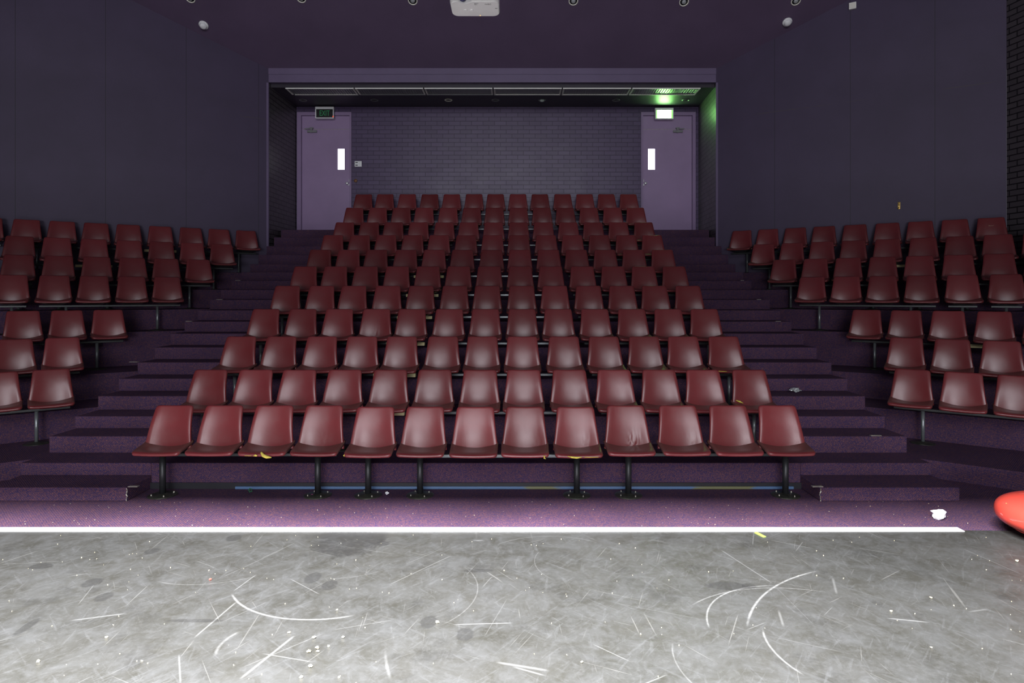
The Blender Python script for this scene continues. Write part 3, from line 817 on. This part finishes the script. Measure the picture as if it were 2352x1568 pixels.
# seats with damage of their own
def own_back(c, wr):
    for k in c.children:
        if k.name.startswith('backrest'):
            bm = back_mesh(wr); me = bpy.data.meshes.new('backrest'); bm.to_mesh(me); bm.free()
            for p in me.polygons: p.use_smooth = True
            me.materials.append(M['vinyl']); k.data = me
def creases(amp, ux, spread):
    def f(u, t):
        dx = u-ux; dy = t+.12; a = math.atan2(dy, dx); r = math.hypot(dx, dy)
        win = math.exp(-((r-.27)/.16)**2)*math.exp(-((a-2.15)/spread)**2)
        return amp*math.sin(a*15)*win
    return f
NU = 26
own_back(CH[0, 9], creases(.015, .45, .75)); own_back(CH[0, 8], creases(.005, .62, .5)); own_back(CH[0, 7], creases(.003, .8, .6))
own_back(CH[0, 10], creases(.003, .7, .6)); own_back(CH[0, 3], creases(.003, .25, .5)); own_back(CH[3, 3], creases(.004, .1, .9))
NU = 12
def foam(c, pts, r, label):
    bm = bmesh.new(); tube(bm, pts, r, 8)
    k = obj('torn_foam', bm, M['foam'], c, smooth=True); k['label'] = label
foam(CH[0, 2], [(.005, -.316, .452), (.012, -.335, .445), (.03, -.345, .425), (.06, -.345, .412), (.095, -.335, .406)], [.003, .009, .014, .014, .005], 'curl of bright yellow foam')
foam(CH[0, 2], [(-.055, -.340, .420), (-.035, -.342, .426), (-.02, -.342, .422)], [.003, .010, .004], 'bit of yellow foam')
foam(CH[0, 2], [(-.13, -.335, .421), (-.10, -.337, .421), (-.07, -.338, .421)], .0022, 'row of yellow foam specks')
foam(CH[0, 8], [(-.10, -.335, .432), (-.06, -.341, .424), (-.02, -.341, .420), (.02, -.340, .426)], [.003, .008, .008, .003], 'ragged yellow foam')
foam(CH[0, 8], [(.04, -.338, .425), (.10, -.337, .423), (.16, -.333, .424)], .0024, 'frayed yellow edge')
foam(CH[0, 7], [(.155, -.325, .432), (.165, -.334, .424), (.16, -.338, .412), (.175, -.335, .405)], [.003, .009, .007, .002], 'tuft of yellow foam')
foam(CH[0, 4], [(-.19, -.315, .438), (-.197, -.317, .428), (-.193, -.318, .418)], [.003, .007, .004], 'tuft of yellow foam')
foam(CH[1, 12], [(-.165, -.115, .498), (-.13, -.118, .486), (-.095, -.122, .470)], [.003, .010, .003], 'strip of pale yellow foam')
foam(CH[2, 12], [(-.16, -.33, .432), (-.12, -.334, .430), (-.07, -.335, .428)], .004, 'strip of pale yellow foam')

# ------------------------------------------------------------------ side blocks
# offsets along each row from the aisle end (metres), row groups per shared beam
SR = {'A': (-2.27, 9, 9, [3, 1, 4, 1], [4, 1, 4]), 'B': (-1.79, 7, 9, [4, 1, 2], [4, 1, 4]), 'C': (-1.375, 6, 8, [4, 1, 1], [4, 1, 3]), 'D': (-.905, 5, 6, [4, 1], [4, 1, 1]),
      'E': (-1.035, 3, 5, [3], [3, 1, 1]), 'F': (-.515, 2, 3, [2], [3]), 'G': (-.395, 2, 3, [2], [3])}
RN = {'A': 'rearmost', 'B': 'sixth', 'C': 'fifth', 'D': 'fourth', 'E': 'third', 'F': 'second', 'G': 'front'}
FROM = ['nearest the aisle', 'second from the aisle', 'third from the aisle', 'fourth from the aisle', 'fifth from the aisle', 'sixth from the aisle', 'seventh from the aisle', 'eighth from the aisle', 'ninth from the aisle']
for r in 'GFEDCBA':
    s0, nl, nr, gl, gr = SR[r]; c, zf, e, deg = SIDE[r]; TH = math.radians(deg); S_, C_ = math.sin(TH), math.cos(TH)
    for sx, cnt, gs, sd in ((-1, nl, gl, 'left'), (1, nr, gr, 'right')):
        # row point: x' = c*S_ + s*C_, D = c*C_ - s*S_
        def rp(s, back=0): return AX+sx*((c+back)*S_+s*C_), (c+back)*C_-s*S_
        rz = -sx*TH
        s = s0; i = 0; yl = (r == 'B' and True) or (r == 'E' and sx > 0) or (r == 'A' and sx < 0)
        for gi, gn in enumerate(gs):
            first = s
            for k in range(gn):
                x, y = rp(s)
                lab = 'red vinyl chair, %s in the %s row of the %s block' % (FROM[i], RN[r], sd)
                if r == 'A' and sx > 0 and i == 8: lab = 'red chair with a torn patch on its back, far end of the right rearmost row'
                CH[r, sx, i] = chair(x, y, zf, rz, lab, 'red vinyl chairs of the %s block' % sd, random.uniform(-.015, .015))
                s += .4515; i += 1
            last = s-.4515
            s += .014 if r in 'AB' else .008
            single = gn == 1
            ox, oy = rp((first+last)/2); half = (last-first)/2
            yellow = single and yl and gi == 1
            ext = .24 if yellow else (.16 if single else .17)
            posts = (0,) if single else (-half+(.13), half-.13)
            if sx > 0 and not single: posts = (-half+.10, half-.12)
            ids = 'seat '+FROM[i-1] if single else ('the %s seats from seat %s on' % (['', '', 'two', 'three', 'four'][gn], {0: 'one', 3: 'four', 4: 'five', 5: 'six'}.get(i-gn, 'five')))
            if gi == 0: ids = 'the %s seats by the aisle' % (['', '', 'two', 'three', 'four'][gn])
            elif not single: ids = 'the %s seats furthest from the aisle' % (['', '', 'two', 'three', 'four'][gn])
            a_, b_ = -half-ext, half+ext
            if gn == len(gs)+1 or (r in 'FG') or (r == 'E' and sx < 0):       # these frames run on past the picture edge
                if gi == 0 and r in 'EFG' and (r != 'E' or sx < 0):
                    more = (4-gn)*.4515
                    if sx < 0: a_ -= more; posts = (half-.13, -half-more+.13)
                    else: b_ += more; posts = (-half+.10, half+more-.12)
            bench(a_, b_, posts, (ox, oy, zf), rz, ('cream and black' if yellow else 'black steel')+' bench frame under %s, %s %s row' % (ids, sd, RN[r]),
                  'bench frames of the %s block' % sd, yellow, False)
# torn patch on the far right chair
bm = bmesh.new(); tube(bm, [(-.03, -.052, .665), (-.028, -.050, .640), (0, -.046, .632), (.028, -.048, .642), (.03, -.050, .665), (.02, -.049, .655), (-.02, -.049, .656), (-.03, -.052, .665)], .002, 6)
k = obj('torn_patch', bm, M['crumb'], CH['A', 1, 8]); k['label'] = 'small pale edged tear'

# ------------------------------------------------------------------ metal strips let into the step corners
def strip(px0, py0, px1, k, label):
    D = ED(k)+.035; z = Z[k]; x0, x1 = at(px0, D), at(px1, D)
    tag(obj('step_strip', bxm(min(x0, x1), max(x0, x1), ED(k)+.012, ED(k)+.045, z, z+.006), M['metal_strip']), label, 'metal strip', 'metal strips on the aisle steps')
for a in ((297, 0, 319, 1, 'short pale metal strip on the bottom step of the left aisle'),
          (1864, 0, 1888, 1, 'short pale metal strip on the bottom step of the right aisle'),
          (1998, 0, 2022, 3, 'short pale metal strip on the third step of the right aisle'),
          (299, 0, 318, 7, 'thin metal strip on the seventh step of the left aisle'),
          (428, 0, 442, 10, 'thin metal strip on the tenth step of the left aisle'),
          (498, 0, 512, 12, 'thin metal strip on the twelfth step of the left aisle'),
          (542, 0, 553, 14, 'thin metal strip on the fourteenth step of the left aisle'),
          (1780, 0, 1792, 10, 'thin metal strip on the tenth step of the right aisle'),
          (1737, 0, 1747, 12, 'thin metal strip on the twelfth step of the right aisle'),
          (1700, 0, 1708, 14, 'thin metal strip on the fourteenth step of the right aisle')): strip(*a)
# frayed carpet corner of the bottom steps
for sx, lab in ((-1, 'frayed pale carpet edging on the corner of the left bottom step'), (1, 'frayed pale carpet edging on the corner of the right bottom step')):
    x = AX+sx*HALF_IN; P = []
    for i in range(9): P.append((x+random.uniform(-.006, .006), ED(1)-.003, .004+i*.0135))
    bm = bmesh.new(); tube(bm, P, [random.uniform(.002, .006) for _ in P], 6)
    tag(obj('frayed_edging', bm, M['metal_strip']), lab, 'frayed edging')

# ------------------------------------------------------------------ litter
def ground(px, py, z=0.0): D = F*(H-z)/(py-HOR); return at(px, D), D
def crumple(name, c, sx, sy, sz, mat, seed, rough=.35, sub=3):
    bm = bmesh.new(); bmesh.ops.create_icosphere(bm, subdivisions=sub, radius=1)
    for v in bm.verts:
        d = 1+rough*noise.noise(v.co*1.9+Vector((seed, 0, 0)))*2; v.co = Vector((v.co.x*sx*d, v.co.y*sy*d, v.co.z*sz*d))
    mz = min(v.co.z for v in bm.verts)
    for v in bm.verts: v.co.z -= mz
    return obj(name, bm, mat, loc=(c[0], c[1], c[2]))
x, y = ground(2155, 1192)
tag(crumple('crumpled_paper', (x, y, 0), .055, .035, .036, M['paper'], 3.1, .38, 2), 'crumpled white paper on the carpet at the right beyond the stage', 'paper')
x, y = ground(889, 1136); tag(crumple('foam_scrap', (x, y, 0), .014, .012, .012, M['paper'], 8.1), 'small white scrap beside the short front bench post', 'scrap')
x, y = ground(1815, 897, Z[5]); tag(crumple('foil_wrapper', (x, 7.12, Z[5]), .05, .03, .02, M['clear'], 2.3, .5), 'crushed shiny wrapper on a right aisle step', 'wrapper')
x, y = ground(483, 1332, .02); tag(crumple('red_scrap', (x, y, .02), .007, .006, .005, M['red_gloss'], 1.1), 'tiny red scrap on the left of the stage floor', 'scrap')
x, y = ground(505, 1121); bm = bmesh.new(); lathe(bm, [(0, 0), (.012, .004), (.016, .016), (.011, .03), (.004, .045), (0, .052)], seg=14)
tag(obj('rubber_bulb', bm, M['grey_bit'], loc=(x, y, 0), smooth=True), 'small grey drop-shaped bulb in front of the first riser, left', 'rubber bulb')
x, y = ground(575, 1131); bm = bmesh.new()
P = [(x+.02*(1 if i % 2 else .55)*math.cos(i*PI/5), y, .022+.02*(1 if i % 2 else .55)*math.sin(i*PI/5)) for i in range(11)]; tube(bm, P, .004, 6)
tag(obj('star_toy', bm, M['green_toy']), 'tiny dark green star shape on the carpet below the blue batten', 'toy')
x, y = ground(718, 1138); bm = bmesh.new(); tube(bm, [(x-.02, y-.004, .005), (x-.012, y+.006, .008), (x, y+.002, .01), (x+.01, y-.003, .007), (x+.02, y-.008, .004)], .004, 6)
tag(obj('rubber_band', bm, M['pink'], smooth=True), 'bright pink rubber band beside the second front post', 'rubber band')
x, y = ground(1746, 1228, .02); bm = bmesh.new(); box(bm, -.012, .012, -.045, .045, 0, .004)
tag(obj('tape_scrap', bm, M['lime'], loc=(x, y, .02), rot=(0, 0, .35)), 'bright lime tape scrap on the stage just inside the nosing', 'tape')
for px, py, s in ((709, 1498, .011), (728, 1490, .011), (730, 1497, .009), (713, 1532, .012), (692, 1556, .010), (779, 1556, .008), (788, 1465, .009), (721, 1466, .009), (664, 1454, .008), (755, 1485, .007),
                  (245, 1464, .008), (88, 1520, .010), (774, 1402, .007), (480, 1310, .005), (1158, 1310, .005), (2138, 1374, .008), (2047, 1404, .007), (2336, 1290, .010), (1005, 1430, .012), (326, 1518, .006), (1336, 1522, .007), (2139, 1488, .006)):
    x, y = ground(px, py, .02)
    tag(crumple('crumb', (x, y, .02), s, s*.8, s*.6, M['crumb'], px*.13, .4, 1), 'small pale crumb lying on the worn grey stage floor', 'crumb', 'crumbs scattered on the stage floor')
bm = bmesh.new()
for i in range(260):
    x = random.uniform(-4.2, 4.6); y = random.uniform(2.6, 4.6); s = random.uniform(.0009, .0022)
    r = bmesh.ops.create_cube(bm, size=s*2)
    for v in r['verts']: v.co = Matrix.Rotation(random.random()*3, 3, 'Z') @ v.co + Vector((x, y, .02+s))
tag(obj('grit', bm, M['crumb']), 'fine pale grit strewn over the whole stage floor', 'grit', kind='stuff')
bm = bmesh.new()
for i in range(160):
    x = random.uniform(-3.9, 3.6); y = random.uniform(4.8, 5.40); s = random.uniform(.0009, .0022)
    r = bmesh.ops.create_cube(bm, size=s*2)
    for v in r['verts']: v.co = Matrix.Rotation(random.random()*3, 3, 'Z') @ v.co + Vector((x, y, s))
tag(obj('lint', bm, M['crumb']), 'pale lint and specks on the purple carpet before the front row', 'lint', kind='stuff')

# ------------------------------------------------------------------ red padded cushion at the right edge
t = empty('padded_cushion', (4.00, 4.50, .0)); t.rotation_euler = (.0, .04, .2); tag(t, 'glossy red padded cushion cut off by the right edge of the picture', 'cushion')
bm = bmesh.new(); bmesh.ops.create_uvsphere(bm, u_segments=48, v_segments=24, radius=1)
for v in bm.verts:
    c = v.co; e = .80
    f = lambda q_: math.copysign(abs(q_)**e, q_)
    v.co = Vector((f(c.x)*.46, f(c.y)*.40, f(c.z)*.150+.172))
obj('pad', bm, M['red_gloss'], t, smooth=True)
bm = bmesh.new(); P = []
for i in range(49):
    a = 2*PI*i/48; f = lambda q_: math.copysign(abs(q_)**.8, q_)
    P.append((f(math.cos(a))*.345, f(math.sin(a))*.30, .057))
tube(bm, P, .007, 8)
obj('piping', bm, M['red_gloss'], t, smooth=True)
